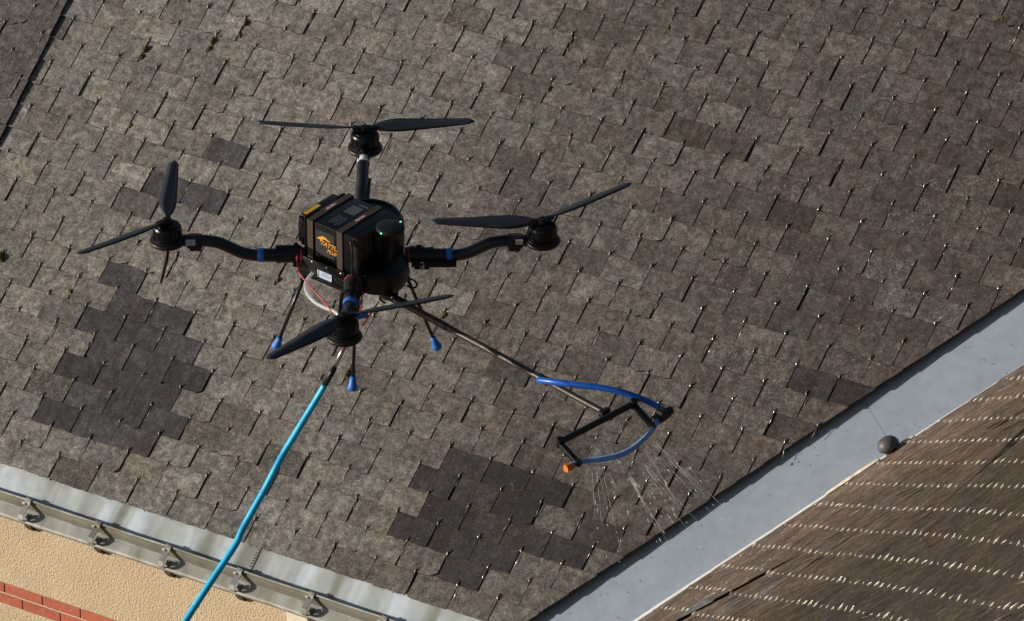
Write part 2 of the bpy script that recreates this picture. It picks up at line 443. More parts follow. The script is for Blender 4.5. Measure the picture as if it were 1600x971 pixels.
house_roof_parts = []
hooks1 = []                                                        # matrices of hooks
def wing_warp(x, y):
    # the old wing slope sags and opens a little away from the valley
    v = -0.5967*x+0.80246*y; w = max(-0.3, min(6.0, 0.80246*x+0.5967*y)); v = max(-1.2, min(1.8, v))
    return -0.02733*w-0.00369*v*w+0.00386*w*w+0.00848*v*v*w-0.00157*v*w*w-0.00051*w**3
def slope(sm, T, m0, m1, n0, n1, clips, base_h=0.0, colour=slate_colour, r=rnd, hooklist=None, wavy=True, ln=2.15, lift=None, chip=0.055, keyfun=None, warp=None):
    for nn in range(n0, n1):
        for mm_ in range(m0, m1):
            if (mm_-nn) % 2: continue
            xc, y0 = mm_*W/2, nn*GA-TO
            if keyfun and not keyfun(xc, y0): continue
            key = (mm_, nn)
            gap = max(0.0026, r.gauss(0.0056, 0.0024))
            w = W-gap
            poly = outline(xc+r.gauss(0, 0.0012), y0, w, GA*ln, r, chip=chip)
            inside = True
            for cl in clips:
                poly = clip(poly, *cl)
                if len(poly) < 3: inside = False; break
            lf = abs(r.gauss(0.0016, 0.0016)); roll = r.gauss(0, 0.012 if warp is None else 0.005); lf *= (1.0 if warp is None else 0.5); pit = r.gauss(0, 0.004)
            col, wear = colour(xc, y0, key, r)
            if key in DARK and clips is CL_MAIN: lf += 0.0015; roll = -abs(roll)*0.3
            wav = 0.006*mnoise.noise(V((xc*0.9, y0*0.9, 0))) if wavy else 0.0
            ex = lift(xc, y0) if lift else 0.0
            def hf(x, y, xc=xc, y0=y0, lf=lf, roll=roll, pit=pit, wav=wav, ex=ex):
                return base_h + (warp(x, y) if warp else 0.0) + wav + ex + 2*T*(1-(y-y0)/(2*GA)) + lf*(1-(y-y0)/(2*GA)) + roll*(x-xc) + pit*(y-y0)
            if not inside: continue
            sm.add(poly, hf, T*r.uniform(0.8, 1.2), col, wear)
            if hooklist is not None:
                ok = all(cl[0]*xc+cl[1]*y0 < cl[2]-0.006 for cl in clips)
                if ok and nn > -8: hooklist.append((xc+r.gauss(0, 0.002), y0, hf(xc, y0)+T*1.1))

CL_MAIN = [(VN[0], VN[1], VD), (-1.0, 0.0, 2.02+0.10)]
roof_tilt = ROOF
sm = SlateMesh()
slope(sm, 0.0060, -24, 46, -8, 34, CL_MAIN, hooklist=hooks1)
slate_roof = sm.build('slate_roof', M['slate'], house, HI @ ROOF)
slate_roof['label'] = 'grey weathered slate slope with dark patches of newer slates'

# raised slope at the upper left, its edge running up the roof
def raised_colour(x, y, key, r):
    col = lerp3((0.105, 0.096, 0.090), (0.070, 0.062, 0.064), r.random())
    sp = 0.75 if key == (-25, 11) else (0.35 if r.random() < 0.35 else 0.05)
    if key == (-25, 11): col = (0.17, 0.165, 0.16)
    return col, (0.25, 0.15, sp)
hooks_r = []
sm = SlateMesh()
CL_R = [(1.0, 0.0, -2.035)]
slope(sm, 0.0050, -44, -20, -8, 34, CL_R, base_h=0.016, colour=raised_colour, hooklist=hooks_r, chip=0.5)
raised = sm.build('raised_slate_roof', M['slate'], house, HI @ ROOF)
raised['label'] = 'raised strip of darker slates at the top left corner'
g = G(); g.box((-2.046-0.6, 1.2, 0.005), (1.2, 4.2, 0.018)); g.build('roof_upstand', M['gutter'], house, HI @ ROOF)
g = G(); g.box((-2.02, 1.2, -0.010), (0.16, 4.2, 0.004)); g.build('side_flashing', M['gutter'], house, HI @ ROOF)

# roof decking below everything
g = G()
bm = g.bm
pts = [(-4.2, -0.90), (1.25, -0.90), (3.75, 2.45+0.05), (3.75, 3.35), (-4.2, 3.35)]
a = [bm.verts.new((x, y, -0.032)) for x, y in pts]; b = [bm.verts.new((x, y, -0.07)) for x, y in pts]
bm.faces.new(a); bm.faces.new(b[::-1])
for i in range(5): bm.faces.new((a[i], b[i], b[(i+1) % 5], a[(i+1) % 5]))
g.build('roof_deck', M['wood'], house, HI @ ROOF)

# slate hooks: one bent wire each
def hook_mesh(name, mat, bright):
    g = G(); r = 0.0016
    g.tube([(0, 0.010, -0.0015), (0, -0.0035, -0.0015), (0, -0.0048, 0.0005), (0, -0.0035, 0.0025), (0, 0.003, 0.0030), (0, 0.017, 0.0026)], [r, r, r, r*1.2, r*1.45, r*1.1], seg=6)
    g.tube([(0, -0.0045, -0.0052), (0, -0.060, -0.0075)], 0.0010, seg=4)
    bm = g.bm; me = bpy.data.meshes.new(name); bm.to_mesh(me); bm.free(); me.materials.append(mat); return me
HK = [hook_mesh('slate_hook', M['steel'], True), hook_mesh('slate_hook', M['dull_steel'], False), hook_mesh('slate_hook', M['cream'], True)]

def place_hooks(lst, parent, Mpar, Mx, count, r, inframe, tiltx=0.0, bright=False, big=1.0):
    """nearest hooks in view become objects of their own, the rest one mesh"""
    def key(h):
        p = Mx @ V(h); q = cam_inv @ p
        px = 800+12000*q.x/-q.z; py = 485.5-12000*q.y/-q.z
        return (-q.z if (5 < px < 1595 and 5 < py < 966) else 1e6)
    s = sorted(lst, key=key)
    def hm(h):
        a = r.gauss(0, 0.18 if bright else 0.10); sc = r.uniform(0.7, 1.6) if bright else r.uniform(0.8, 1.15)
        return Matrix.Translation(V(h)) @ Matrix.Rotation(a, 4, 'Z') @ Matrix.Rotation(r.gauss(0.05, 0.09)+tiltx, 4, 'X') @ Matrix.Diagonal((big, sc, sc*big, 1))
    for h in s[:count]:
        o = bpy.data.objects.new('slate_hook', HK[2 if bright else (0 if r.random() < 0.6 else 1)]); scene.collection.objects.link(o)
        o.parent = parent; o.matrix_local = Mpar.inverted() @ hm(h) if Mpar else hm(h)
    bm = bmesh.new()
    for h in s[count:]:
        k = len(bm.verts); bm.from_mesh(HK[0]); bm.verts.ensure_lookup_table()
        m = hm(h)
        for v in bm.verts[k:]: v.co = m @ v.co
    me = bpy.data.meshes.new('slate_hook_rows'); bm.to_mesh(me); bm.free(); me.materials.append(M['cream'] if bright else M['dull_steel'])
    o = bpy.data.objects.new('slate_hook_rows', me); scene.collection.objects.link(o); o.parent = parent
    o['kind'] = 'stuff'
    return o
bpy.context.view_layer.update()
cam_inv = cam.matrix_world.inverted()
place_hooks(hooks1+hooks_r, slate_roof, None, ROOF, 100, random.Random(3), True)

# valley flashing
g = G(); bm = g.bm
def vq(x, y, off): return (x+VN[0]*off, y+VN[1]*off)
def band(bm, t0, t1, o0, o1, h0, h1, nt=40, no=8, rip=0.0012):
    rows = []
    for i in range(nt+1):
        t = t0+(t1-t0)*i/nt; row = []
        for j in range(no+1):
            o = o0+(o1-o0)*j/no
            x = VX0+_dx/_L*t+VN[0]*o; y = VY0+_dy/_L*t+VN[1]*o
            z = h0+(h1-h0)*j/no + rip*mnoise.noise(V((x*3, y*3, 1)))
            row.append(bm.verts.new((x, y, z)))
        rows.append(row)
    for a, b in zip(rows, rows[1:]):
        for k in range(no):
            f = bm.faces.new((a[k], a[k+1], b[k+1], b[k])); f.smooth = True
AXO = VN[0]*1.745+VN[1]*(-0.113)-VD                               # distance from slate edge to valley bottom
TS = ((1.835-VX0)*_dx+(0.418-VY0)*_dy)/_L
band(bm, -1.2, TS-0.0006, -0.10, AXO, -0.0220, -0.0140)
band(bm, TS+0.0006, 4.2, -0.10, AXO, -0.0205, -0.0125)
g.build('valley_flashing', M['valley'], house, HI @ ROOF)['label'] = 'wide blue grey zinc valley sheet'
g = G()
pp, rr_ = [], []
for i in range(81):
    t = -1.2+5.4*i/80
    x = VX0+_dx/_L*t+VN[0]*(AXO-0.003); y = VY0+_dy/_L*t+VN[1]*(AXO-0.003)
    pp.append(WI @ (ROOF @ V((x, y, -0.0065+0.0012*mnoise.noise(V((t*4, 0, 5)))))))
    rr_.append(max(0.0010, 0.0150-0.0090*max(0, t-0.5)+0.0012*mnoise.noise(V((t*7, 3, 5)))))
g.tube(pp, rr_, 10)
g.build('valley_turnup', M['turnup_lit'], wing)

# eaves apron, gutter plate, lower strip
QB, HP = -0.940, 0.042                                             # base of the gutter plate, its height
S0, S1 = -3.6, 1.4
g = G(); bm = g.bm
rows = []; NS = 420
for i in range(NS+1):
    s_ = S0+(S1-S0)*i/NS; row = []
    for j in range(9):
        q = -0.76+(QB+0.76)*j/8
        w_ = j/8
        h = -0.005 + 0.0030*math.sin(w_*3)*mnoise.noise(V((s_*13, q*1.5, 0))) + 0.0012*mnoise.noise(V((s_*4, q*4, 2)))
        row.append(bm.verts.new((s_, q, h)))
    rows.append(row)
for a, b in zip(rows, rows[1:]):
    for k in range(8):
        f = bm.faces.new((a[k], a[k+1], b[k+1], b[k])); f.smooth = True
apron = g.build('eaves_flashing', M['apron'], house, HI @ ROOF); apron['label'] = 'pale streaked zinc apron under the last row of slates'
# solder seam
g = G()
for k in range(9):
    g.box((-0.212-0.0007*k, -0.786-0.0115*k, -0.0015), (0.0026, 0.005, 0.003), Matrix.Rotation(rnd.uniform(-.4, .4), 3, 'Z'))
g.box((-0.206, -0.84, -0.0035), (0.004, 0.125, 0.0016))
g.build('solder_seam', M['plate'], apron)

# z axis inside the roof frame
zu, zn = u.z, n.z
gut = G(); bm = gut.bm
rows = []
for i in range(201):
    s_ = S0+(S1-S0)*i/200
    ph = ((s_+1.199)/0.3235) % 1.0
    sag = -0.004*math.sin(math.pi*ph)**2
    rows.append([bm.verts.new((s_, QB+zu*HP*k+zn*0*k + (0.004 if k > .9 else 0), -0.006+zn*HP*k+sag*k)) for k in (0, 0.5, 1.0)])
for a, b in zip(rows, rows[1:]):
    for k in range(2): bm.faces.new((a[k], a[k+1], b[k+1], b[k]))
    for k in range(2):
        pass
rows_l = []
for i in range(101):
    s_ = S0+(S1-S0)*i/100
    wv = 0.002*mnoise.noise(V((s_*5, 0, 7)))
    rows_l.append([p for p in ((s_, QB+0.004, -0.0062), (s_, -0.982+wv, -0.0072), (s_, -0.990+wv, -0.012), (s_, -0.992+wv, -0.026))])
gp = gut.build('standing_plate', M['plate'], house, HI @ ROOF); gut = G(); bm = gut.bm
gut.tube([(S0+(S1-S0)*i/100, QB+zu*HP+0.002, -0.006+zn*HP-0.004*math.sin(math.pi*(((S0+(S1-S0)*i/100+1.199)/0.3235) % 1.0))**2) for i in range(101)], 0.0042, seg=8)
rows = [[bm.verts.new(p) for p in row] for row in rows_l]
for a, b in zip(rows, rows[1:]):
    for k in range(3): bm.faces.new((a[k], a[k+1], b[k+1], b[k]))
gutter = gut.build('gutter', M['gutter'], house, HI @ ROOF)
gutter['label'] = 'standing zinc gutter strip with rolled edge'

# brackets
def strap_poly(path, t):
    L_, Rr = [], []
    for i, p in enumerate(path):
        p = V((p[0], p[1])); a = V(path[max(i-1, 0)]); b = V(path[min(i+1, len(path)-1)])
        d = (b-a).normalized(); nn = V((-d.y, d.x)); L_.append(p+nn*t/2); Rr.append(p-nn*t/2)
    return [(p.x, p.y) for p in L_+Rr[::-1]]
BQ = QB+zu*HP; BH = -0.006+zn*HP
bpath = [(-0.955, -0.002), (-0.984, -0.001), (-0.992, 0.010), (-0.990, 0.026), (-0.976, 0.036), (BQ-0.016, BH+0.000), (BQ-0.006, BH+0.007), (BQ+0.004, BH+0.007), (BQ+0.008, BH+0.001)]
def bracket(s_):
    g = G()
    for k in range(len(bpath)-1):
        pass
    poly = strap_poly(bpath, 0.003)
    b = bmesh.new()
    k = len(bpath)
    for side in (-1, 1):
        pass
    # strap as quads
    cols = []
    for x in (-0.0115, 0.0115):
        cols.append([b.verts.new((s_+x, p[0], p[1])) for p in poly])
    m_ = len(poly)
    for i in range(m_):
        j = (i+1) % m_; b.faces.new((cols[0][i], cols[0][j], cols[1][j], cols[1][i]))
    for cset in cols:
        for i in range(k-1):
            b.faces.new((cset[i], cset[i+1], cset[m_-2-i], cset[m_-1-i]))
    g.merge(b)
    # side web closing the loop
    g.prism([(-0.976, -0.004), (-0.958, -0.004), (-0.958, 0.016), (-0.976, 0.018)], s_+0.0105, 0.0015)
    return g
g0 = None
for k in range(-8, 8):
    s_ = -1.199+0.3235*k
    o = bracket(s_).build('gutter_bracket', M['gutter'], gutter)
    gg = G(); gg.box((s_-0.010, BQ-0.006, BH+0.005), (0.006, 0.030, 0.003)); 
    gg.box((s_, BQ+0.001, BH+0.008), (0.007, 0.010, 0.003))
    gg.box((s_-0.018, BQ-0.014, BH-0.004), (0.018, 0.008, 0.002), Matrix.Rotation(0.5, 3, 'X'))
    gg.build('bracket_clip', M['gutter'], gutter)
    gg = G(); gg.box((0, 0, 0), (0.030, 0.058, 0.040)); tail = gg.build('rafter_tail', M['wood'], house, HI @ ROOF @ Matrix.Translation((s_+0.012, -0.969, -0.040)))

# wall
g = G(); g.box((-1.0, -3.60, -0.15), (6.4, 5.98, 0.30)); g.build('wall', M['render'], house, HI @ WALL)
wall = scene.collection.objects[-1] if False else [o for o in house.children if o.name.startswith('wall')][0]
wall['label'] = 'ochre roughcast wall under the gutter'
g = G(); g.box((-1.0, -1.0325, 0.0005), (6.4, 0.096, 0.005)); g.build('mortar_bed', M['mortar'], wall)
sm_v = []; b = bmesh.new(); lay = b.verts.layers.float_color.new('tint')
for row, (z0, z1, off) in enumerate(((-1.028, -0.986, -1.149), (-1.077, -1.0345, -1.066))):
    for k in range(-16, 16):
        x0 = off+0.178*k+0.003; x1 = off+0.178*(k+1)-0.003
        if x0 < -4.1 or x1 > 2.1: continue
        t = rnd.random(); col = lerp3((0.46, 0.125, 0.060), (0.38, 0.090, 0.050), t)
        k0 = len(b.verts)
        bb = bmesh.new(); bmesh.ops.create_cube(bb, size=1.0)
        for v in bb.verts: v.co = V(((x0+x1)/2+v.co.x*(x1-x0), (z0+z1)/2+v.co.y*(z1-z0), 0.003+v.co.z*0.008))
        bmesh.ops.bevel(bb, geom=bb.edges[:], offset=0.0016, segments=1, affect='EDGES')
        me = bpy.data.meshes.new('t'); bb.to_mesh(me); bb.free(); b.from_mesh(me); bpy.data.meshes.remove(me)
        b.verts.ensure_lookup_table()
        for v in b.verts[k0:]: v[lay] = (*col, 1)
me = bpy.data.meshes.new('brick_band'); b.to_mesh(me); b.free(); me.materials.append(M['brick'])
o = bpy.data.objects.new('brick_band', me); scene.collection.objects.link(o); o.parent = wall
g = G(); g.box((0.23, -0.80, 0.001), (0.50, 0.26, 0.010), bevel=0.003); g.build('stone_quoin', M['stone'], wall)

# ---------------------------------------------------------------- wing roof
WX, WY = -0.5967, 0.80246                                         # valley line direction in the wing frame
WN = (-WY, WX)                                                     # points to the valley side (outside)
def wing_colour(x, y, key, r):
    g_ = 0.5+0.5*mnoise.noise(V((x*0.8, y*0.5, 9)))
    far = max(0.0, min(1.0, (x+y-0.8)/8.0))
    col = lerp3((0.145, 0.106, 0.082), (0.048, 0.033, 0.023), min(1, far*2.3))
    k = r.gauss(1.0, 0.16)*(0.82+0.36*g_); col = tuple(max(0.02, v*k) for v in col)
    warm = r.gauss(0, 0.05); col = (col[0]*(1+warm), col[1], col[2]*(1-warm))
    if r.random() < 0.02: col = (0.14, 0.135, 0.135)
    return col, (max(0, r.gauss(0.25, 0.2)), max(0, r.gauss(0.3, 0.3)), 0.05)
CL_W = [(-0.80246, -0.5967, -0.022)]
hooks2 = []
sm = SlateMesh()
def wlift(x, y):
    if x > 1.03 or x < 0.60 or y > 0.92: return 0.0
    return 0.012*(x-0.6)/0.43*min(1.0, (0.92-y)/0.35)
def wkey(x, y): return y > -1.6 and x > -2.2 and x*0.80+y*0.60 > -0.15
slope(sm, 0.0017, -26, 92, -16, 84, CL_W, colour=wing_colour, hooklist=hooks2, r=random.Random(11), wavy=True, lift=wlift, keyfun=wkey, warp=wing_warp, chip=0.03)
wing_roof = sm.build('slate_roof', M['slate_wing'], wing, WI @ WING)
wing_roof['label'] = 'brown slate slope with rows of glinting steel hooks'
place_hooks(hooks2, wing_roof, None, WING, 100, random.Random(5), True, tiltx=0.08, bright=True, big=0.50)
g = G(); bm = g.bm
rows = []
for i in range(41):
    v_ = -1.9+6.5*i/40; row = []
    for k in range(31):
        w_ = 0.02+10.5*k/30; x, y = -0.5967*v_+0.80246*w_, 0.80246*v_+0.5967*w_
        row.append(bm.verts.new((x, y, wing_warp(x, y)-0.014)))
    rows.append(row)
for a, b_ in zip(rows, rows[1:]):
    for k in range(30): bm.faces.new((a[k], a[k+1], b_[k+1], b_[k]))
g.build('roof_deck', M['wood'], wing, WI @ WING)
# torn mortar fillet by the cap
def wl_(x, y, z): return V((x, y, z))
g = G(); bm = g.bm
def fillet(bm, t0, t1, w, h, seed):
    rows = []
    for i in range(25):
        t = t0+(t1-t0)*i/24
        k = math.sin(math.pi*i/24)**0.6
        ww = w*k*(0.75+0.6*mnoise.noise(V((t*30, seed, 0)))); hh = h*k*(0.8+0.6*mnoise.noise(V((t*22, seed, 4))))
        bx, by = WX*t, WY*t
        row = [bm.verts.new((bx+0.80*o, by+0.60*o, z)) for o, z in ((-0.004, 0.0), (0.004, 0.010+hh), (0.008+ww*.5, 0.012+hh*1.05), (0.012+ww, 0.006))]
        rows.append(row)
    for a, b in zip(rows, rows[1:]):
        for q in range(3): bm.faces.new((a[q], a[q+1], b[q+1], b[q]))
fillet(bm, 0.19, 0.42, 0.020, 0.004, 1)
fillet(bm, 0.50, 0.57, 0.016, 0.004, 2)
g.build('mortar_fillet', M['stone'], wing, WI @ WING)
# walls under the wing
g = G(); g.box((0, 0, 0), (7.5, 5.6, 0.3)); g.build('wall', M['render'], wing, WI @ frame(c, V((0, 0, 1)), -c2, WING_O + c*4.6 - c2*3.3 + V((0, 0, -4.1))))

# ---------------------------------------------------------------- ground
g = G(); g.box((0, 0, -7.1), (600, 600, 0.2)); tag(g.build('ground', M['ground']), kind='structure')

# ---------------------------------------------------------------- vent cap
def cap(p):
    g = G()
    g.lathe([(0.0, 0.068), (0.014, 0.067), (0.028, 0.061), (0.038, 0.050), (0.0425, 0.036), (0.040, 0.026), (0.032, 0.020), (0.024, 0.017), (0.022, 0.006), (0.024, -0.015), (0.0, -0.015)], seg=36)
    z = (n2*0.7+V((0, 0, 1))*0.5-c2*0.15).normalized(); x = z.orthogonal().normalized(); y = z.cross(x)
    o = g.build('roof_vent_cap', M['cap'], None, frame(x, y, z, p))
    return tag(o, 'dark grey mushroom shaped vent cap at the edge of the zinc valley', 'vent cap')
cap(WING @ V((-0.266, 0.385, -0.002)))

# ---------------------------------------------------------------- moss
MOSS = [(-1.617,0.927,1.2,'upper one of the first moss pair near the raised roof strip'),(-1.619,0.89,1.1,'lower one of the first moss pair near the raised roof strip'),
 (-1.355,1.035,1.3,'upper one of the olive moss pair left of the top propeller'),(-1.355,0.998,1.2,'lower one of the olive moss pair left of the top propeller'),
 (-1.527,0.614,1.0,'small round moss tuft above the left propeller'),(-2.068,0.633,1.0,'moss tuft beside the raised roof strip at far left'),
 (-1.798,-0.036,1.6,'large yellow moss clump at the left edge of the picture'),(-0.628,0.202,0.9,'moss tuft under the left drone arm'),
 (-1.444,-0.085,1.1,'moss tuft above the left patch of dark slates'),(-1.266,-0.259,0.7,'tiny moss dot on the left patch of dark slates'),
 (0.093,1.22,1.1,'moss tuft with shadow high above the right propeller'),(0.093,1.426,0.9,'upper dark moss dot of a close pair near the top middle'),
 (0.097,1.39,0.8,'lower dark moss dot of a close pair near the top middle'),(0.547,1.304,0.9,'black moss dot far above the right rotor'),
 (0.452,1.579,1.0,'moss tuft nearest the top edge right of centre'),(0.096,0.256,1.2,'olive moss tuft just above the black spray boom'),
 (-0.175,-0.066,1.3,'moss clump beside the blue foot of the front landing leg'),(0.183,-0.072,0.9,'round moss tuft below the blue right landing foot'),
 (1.715,1.965,1.0,'moss tuft in the top right corner'),(-1.076,1.285,0.9,'moss tuft at the top edge left of the rear rotor'),
 (-1.256,1.14,1.0,'upper dark moss crumb right of the olive moss pair'),(-1.256,1.087,1.0,'lower dark moss crumb right of the olive moss pair'),
 (-1.171,1.178,0.7,'tiny moss crumb beside the top edge, left of the rear rotor'),(-0.9,1.108,0.8,'moss crumb between the raised strip and the rear rotor')]
def moss_blob(bm, x, y, h, s, r):
    b = bmesh.new(); bmesh.ops.create_icosphere(b, subdivisions=3, radius=1.0)
    sd_ = r.random()*50
    for v in b.verts:
        k = 1+0.35*mnoise.noise(v.co*1.6+V((sd_, 0, 0)))+0.18*mnoise.noise(v.co*4+V((0, sd_, 0)))
        v.co = V((v.co.x*0.0072*s*k, v.co.y*0.0135*s*k, v.co.z*0.0085*s*k))
    b.transform(Matrix.Translation((x, y, h+0.004*s)) @ Matrix.Rotation(r.gauss(0, 0.25), 4, 'Z'))
    me = bpy.data.meshes.new('t'); b.to_mesh(me); b.free(); bm.from_mesh(me); bpy.data.meshes.remove(me)
mr = random.Random(21)
for x, y, s_, lab in MOSS:
    g = G(); moss_blob(g.bm, 0, 0, 0, s_, mr)
    o = g.build('moss_clump', M['moss'], None, ROOF @ Matrix.Translation((x, y, 0.012)))
    tag(o, lab, 'moss', 'moss clumps on the slate joints')
g = G()
for h in hooks1:
    if mr.random() < 0.30 and h[0] < 1.9:
        for _ in range(mr.choice((1, 1, 2, 3))):
            moss_blob(g.bm, h[0]+mr.gauss(0, .002), h[1]-mr.uniform(0.01, 0.085), 0.007, mr.uniform(0.20, 0.52), mr)
for _ in range(240):
    nn = mr.randrange(-8, 22); x = mr.uniform(-2.0, 1.9); y = nn*GA-TO
    if VN[0]*x+VN[1]*y > VD-0.03: continue
    moss_blob(g.bm, x, y-0.0015, 0.006, mr.uniform(0.12, 0.26), mr)
o = g.build('moss_crumbs', M['crumb'], slate_roof); o['kind'] = 'stuff'

# ---------------------------------------------------------------- drone
DM = Matrix.Translation((-0.08935, -2.48443, 1.81601)) @ Matrix.Rotation(R(3.9), 4, 'X')
drone = empty('spraying_drone', DM)
tag(drone, 'black four rotor cleaning drone hovering with a spray boom and blue feet', 'drone')

BATM = Matrix.Translation((-0.020, 0.0, 0.027)) @ Matrix.Rotation(R(-38.5), 4, 'Z')
# round body shell and chassis
g = G()
g.lathe([(0.0, 0.070), (0.104, 0.070), (0.104, 0.076), (0.114, 0.076), (0.116, 0.068), (0.126, 0.055), (0.128, 0.010), (0.128, -0.110), (0.118, -0.125), (0.0, -0.125)], (0.036, 0.046, -0.008), 56)
body = g.build('body', M['blackp'], drone, sharp=35)
g = G()
g.box((0.0, 0.0, -0.112), (0.262, 0.222, 0.080), bevel=0.012)
g.box((-0.02, -0.114, -0.085), (0.19, 0.006, 0.030), bevel=0.002)
g.box((0.105, -0.117, -0.11), (0.030, 0.010, 0.060), bevel=0.002)
chassis = g.build('chassis', M['blackp'], drone, BATM, sharp=35)
g = G(); g.box((-0.012, -0.1135, -0.107), (0.062, 0.003, 0.043), bevel=0.001)
st = g.build('rating_label', M['sticker'], chassis)
g = G()
for k, (w_, xo) in enumerate(((0.034, .004), (0.040, .005), (0.030, .002), (0.040, .005), (0.036, .004))):
    g.box((-0.010+xo, -0.1152, -0.093-0.0062*k), (w_, 0.001, 0.0016))
g.box((-0.036, -0.1152, -0.106), (0.003, 0.001, 0.030))
g.build('label_print', M['greyprint'], chassis)
g = G()
g.lathe([(0.0, 0.0), (0.080, 0.0), (0.098, -0.010), (0.102, -0.045), (0.090, -0.080), (0.065, -0.095), (0.0, -0.095)], (0.080, -0.055, -0.045), 48)
g.build('front_housing', M['blackp'], drone, sharp=35)
# gimbal camera under the nose
g = G(); g.lathe([(0, 0.04), (0.028, 0.036), (0.034, 0.0), (0.030, -0.020), (0, -0.024)], (0.112, -0.075, -0.150), 28)
gim = g.build('sensor_pod', M['blackm'], drone)
g = G(); g.lathe([(0.0, 0.004), (0.014, 0.002), (0.016, 0.0)], (0.128, -0.103, -0.152), 20, Matrix.Rotation(R(75), 3, 'X') @ Matrix.Rotation(R(0), 3, 'Z'))
g.tube([(0.085, -0.10, -0.125), (0.083, -0.105, -0.165), (0.10, -0.105, -0.18)], 0.004, 8)
g.build('lens', M['blackm'], gim)

# battery
g = G()
g.box((0.012, 0, 0), (0.226, 0.205, 0.140), bevel=0.006)
g.box((-0.122, 0.0, 0.006), (0.034, 0.170, 0.120), bevel=0.006)
g.box((-0.143, -0.02, -0.006), (0.020, 0.120, 0.085), bevel=0.005)
g.box((-0.103, 0, 0.0), (0.006, 0.208, 0.144), bevel=0.001)
g.box((0.092, 0, 0.0), (0.004, 0.2075, 0.143), bevel=0.001)
bat = g.build('battery_pack', M['battery'], drone, BATM, sharp=35)
def panel(par, name, mat, ctr, size, rot=None):
    g = G(); g.box(ctr, size, rot); return g.build(name, mat, par)
panel(bat, 'side_panel', M['greyprint'], (-0.017, -0.1032, 0.0), (0.080, 0.001, 0.092)).data.materials[0] = plain('matt_panel', (0.022, 0.022, 0.024), 0.8, 0, .2, 40)
panel(bat, 'side_panel', M['blackp'], (0.108, -0.1032, -0.004), (0.020, 0.001, 0.085))
panel(bat, 'yellow_label', M['yellow'], (-0.1240, -0.040, 0.0668), (0.016, 0.072, 0.001))
g = G()
for k in range(3): g.box((-0.136+0.006*k, -0.090, 0.055-0.004*k), (0.0018, 0.010, 0.010))
g.build('contact_fins', M['metal'], bat)
g = G()
for i in range(7):
    for k in range(5):
        g.box((-0.062+0.0135*i*0, 0, 0), (0.0001, 0.0001, 0.0001)) if False else None
for k in range(4):
    g.box((-0.099+0.0045*k+0.003, 0.01, 0.0705), (0.0016, 0.085-0.012*(k % 2), 0.0008))
g.build('battery_print', M['greyprint'], bat)
g = G()
for k in range(5):
    g.box((-0.030+0.009*k+0.006, 0.035, 0.0705), (0.0055, 0.050, 0.0008))
    g.box((-0.030+0.009*k+0.006, -0.045, 0.0705), (0.0022, 0.060-0.008*(k % 3), 0.0008))
g.box((0.004, 0.075, 0.0706), (0.040, 0.0018, 0.0008))
g.build('battery_print', M['greyprint'], bat)
for sx_ in (-0.078, 0.048):
    g = G()
    w_ = 0.024
    g.box((sx_, 0.0, 0.0725), (w_, 0.214, 0.003), bevel=0.001)
    g.box((sx_, -0.1055, -0.010), (w_, 0.003, 0.168), bevel=0.001)
    g.box((sx_, 0.1055, -0.010), (w_, 0.003, 0.168), bevel=0.001)
    s1 = g.build('strap', M['strap'], bat)
    g = G(); g.box((sx_, -0.108, -0.090), (w_+0.008, 0.006, 0.008), bevel=0.001); g.build('strap_buckle', M['bronze'], bat)
    g = G(); g.box((sx_, 0.005, 0.0744), (0.012, 0.052, 0.0008)); g.build('strap_label', M['pink'], bat)
    g = G()
    for yy, ll in ((-0.012, .010), (0.004, .006), (0.016, .010)):
        g.box((sx_-0.002, yy, 0.0751), (0.004, ll, 0.0006)); g.box((sx_+0.003, yy+.003, 0.0751), (0.003, ll*.7, 0.0006))
    g.build('strap_print', M['white'], bat)

def text_obj(txt, size, mat, parent, Mx, shear=0.0, name='lettering', ext=0.0004):
    cu = bpy.data.curves.new('t', 'FONT'); cu.body = txt; cu.size = size; cu.shear = shear; cu.extrude = ext
    cu.align_x = 'CENTER'; cu.align_y = 'CENTER'; cu.offset = size*0.018
    o = bpy.data.objects.new('t', cu); scene.collection.objects.link(o)
    bpy.context.view_layer.update()
    me = bpy.data.meshes.new_from_object(o.evaluated_get(bpy.context.evaluated_depsgraph_get()))
    bpy.data.objects.remove(o); bpy.data.curves.remove(cu)
    me.name = name; me.materials.clear(); me.materials.append(mat)
    q = bpy.data.objects.new(name, me); scene.collection.objects.link(q); q.parent = parent; q.matrix_local = Mx
    return q
FX = Matrix.Rotation(R(90), 4, 'X')
text_obj('TATTU', 0.0235, M['orangeprint'], bat, Matrix.Translation((0.000, -0.1045, 0.000)) @ FX @ Matrix.Rotation(R(-3), 4, 'Z'), 0.35)
text_obj('PLUS', 0.0185, M['orangeprint'], bat, Matrix.Translation((0.012, -0.1045, -0.022)) @ FX @ Matrix.Rotation(R(-3), 4, 'Z'), 0.3)
# leaping swoosh over the word
g = G(); bm = g.bm
sw = [(-0.052, 0.010), (-0.040, 0.020), (-0.026, 0.026), (-0.012, 0.025), (-0.002, 0.018), (0.010, 0.017), (-0.002, 0.013), (-0.014, 0.016), (-0.024, 0.016), (-0.030, 0.010), (-0.036, 0.000), (-0.036, 0.011), (-0.044, 0.011)]
vs = [bm.verts.new((x, -0.1042, z+0.002)) for x, z in sw]; vs2 = [bm.verts.new((x, -0.1050, z+0.002)) for x, z in sw]
f1 = bm.faces.new(vs); f2 = bm.faces.new(vs2[::-1])
for i in range(len(vs)): bm.faces.new((vs[i], vs2[i], vs2[(i+1) % len(vs)], vs[(i+1) % len(vs)]))
bmesh.ops.triangulate(bm, faces=[f1, f2])
g.build('emblem', M['orangeprint'], bat)

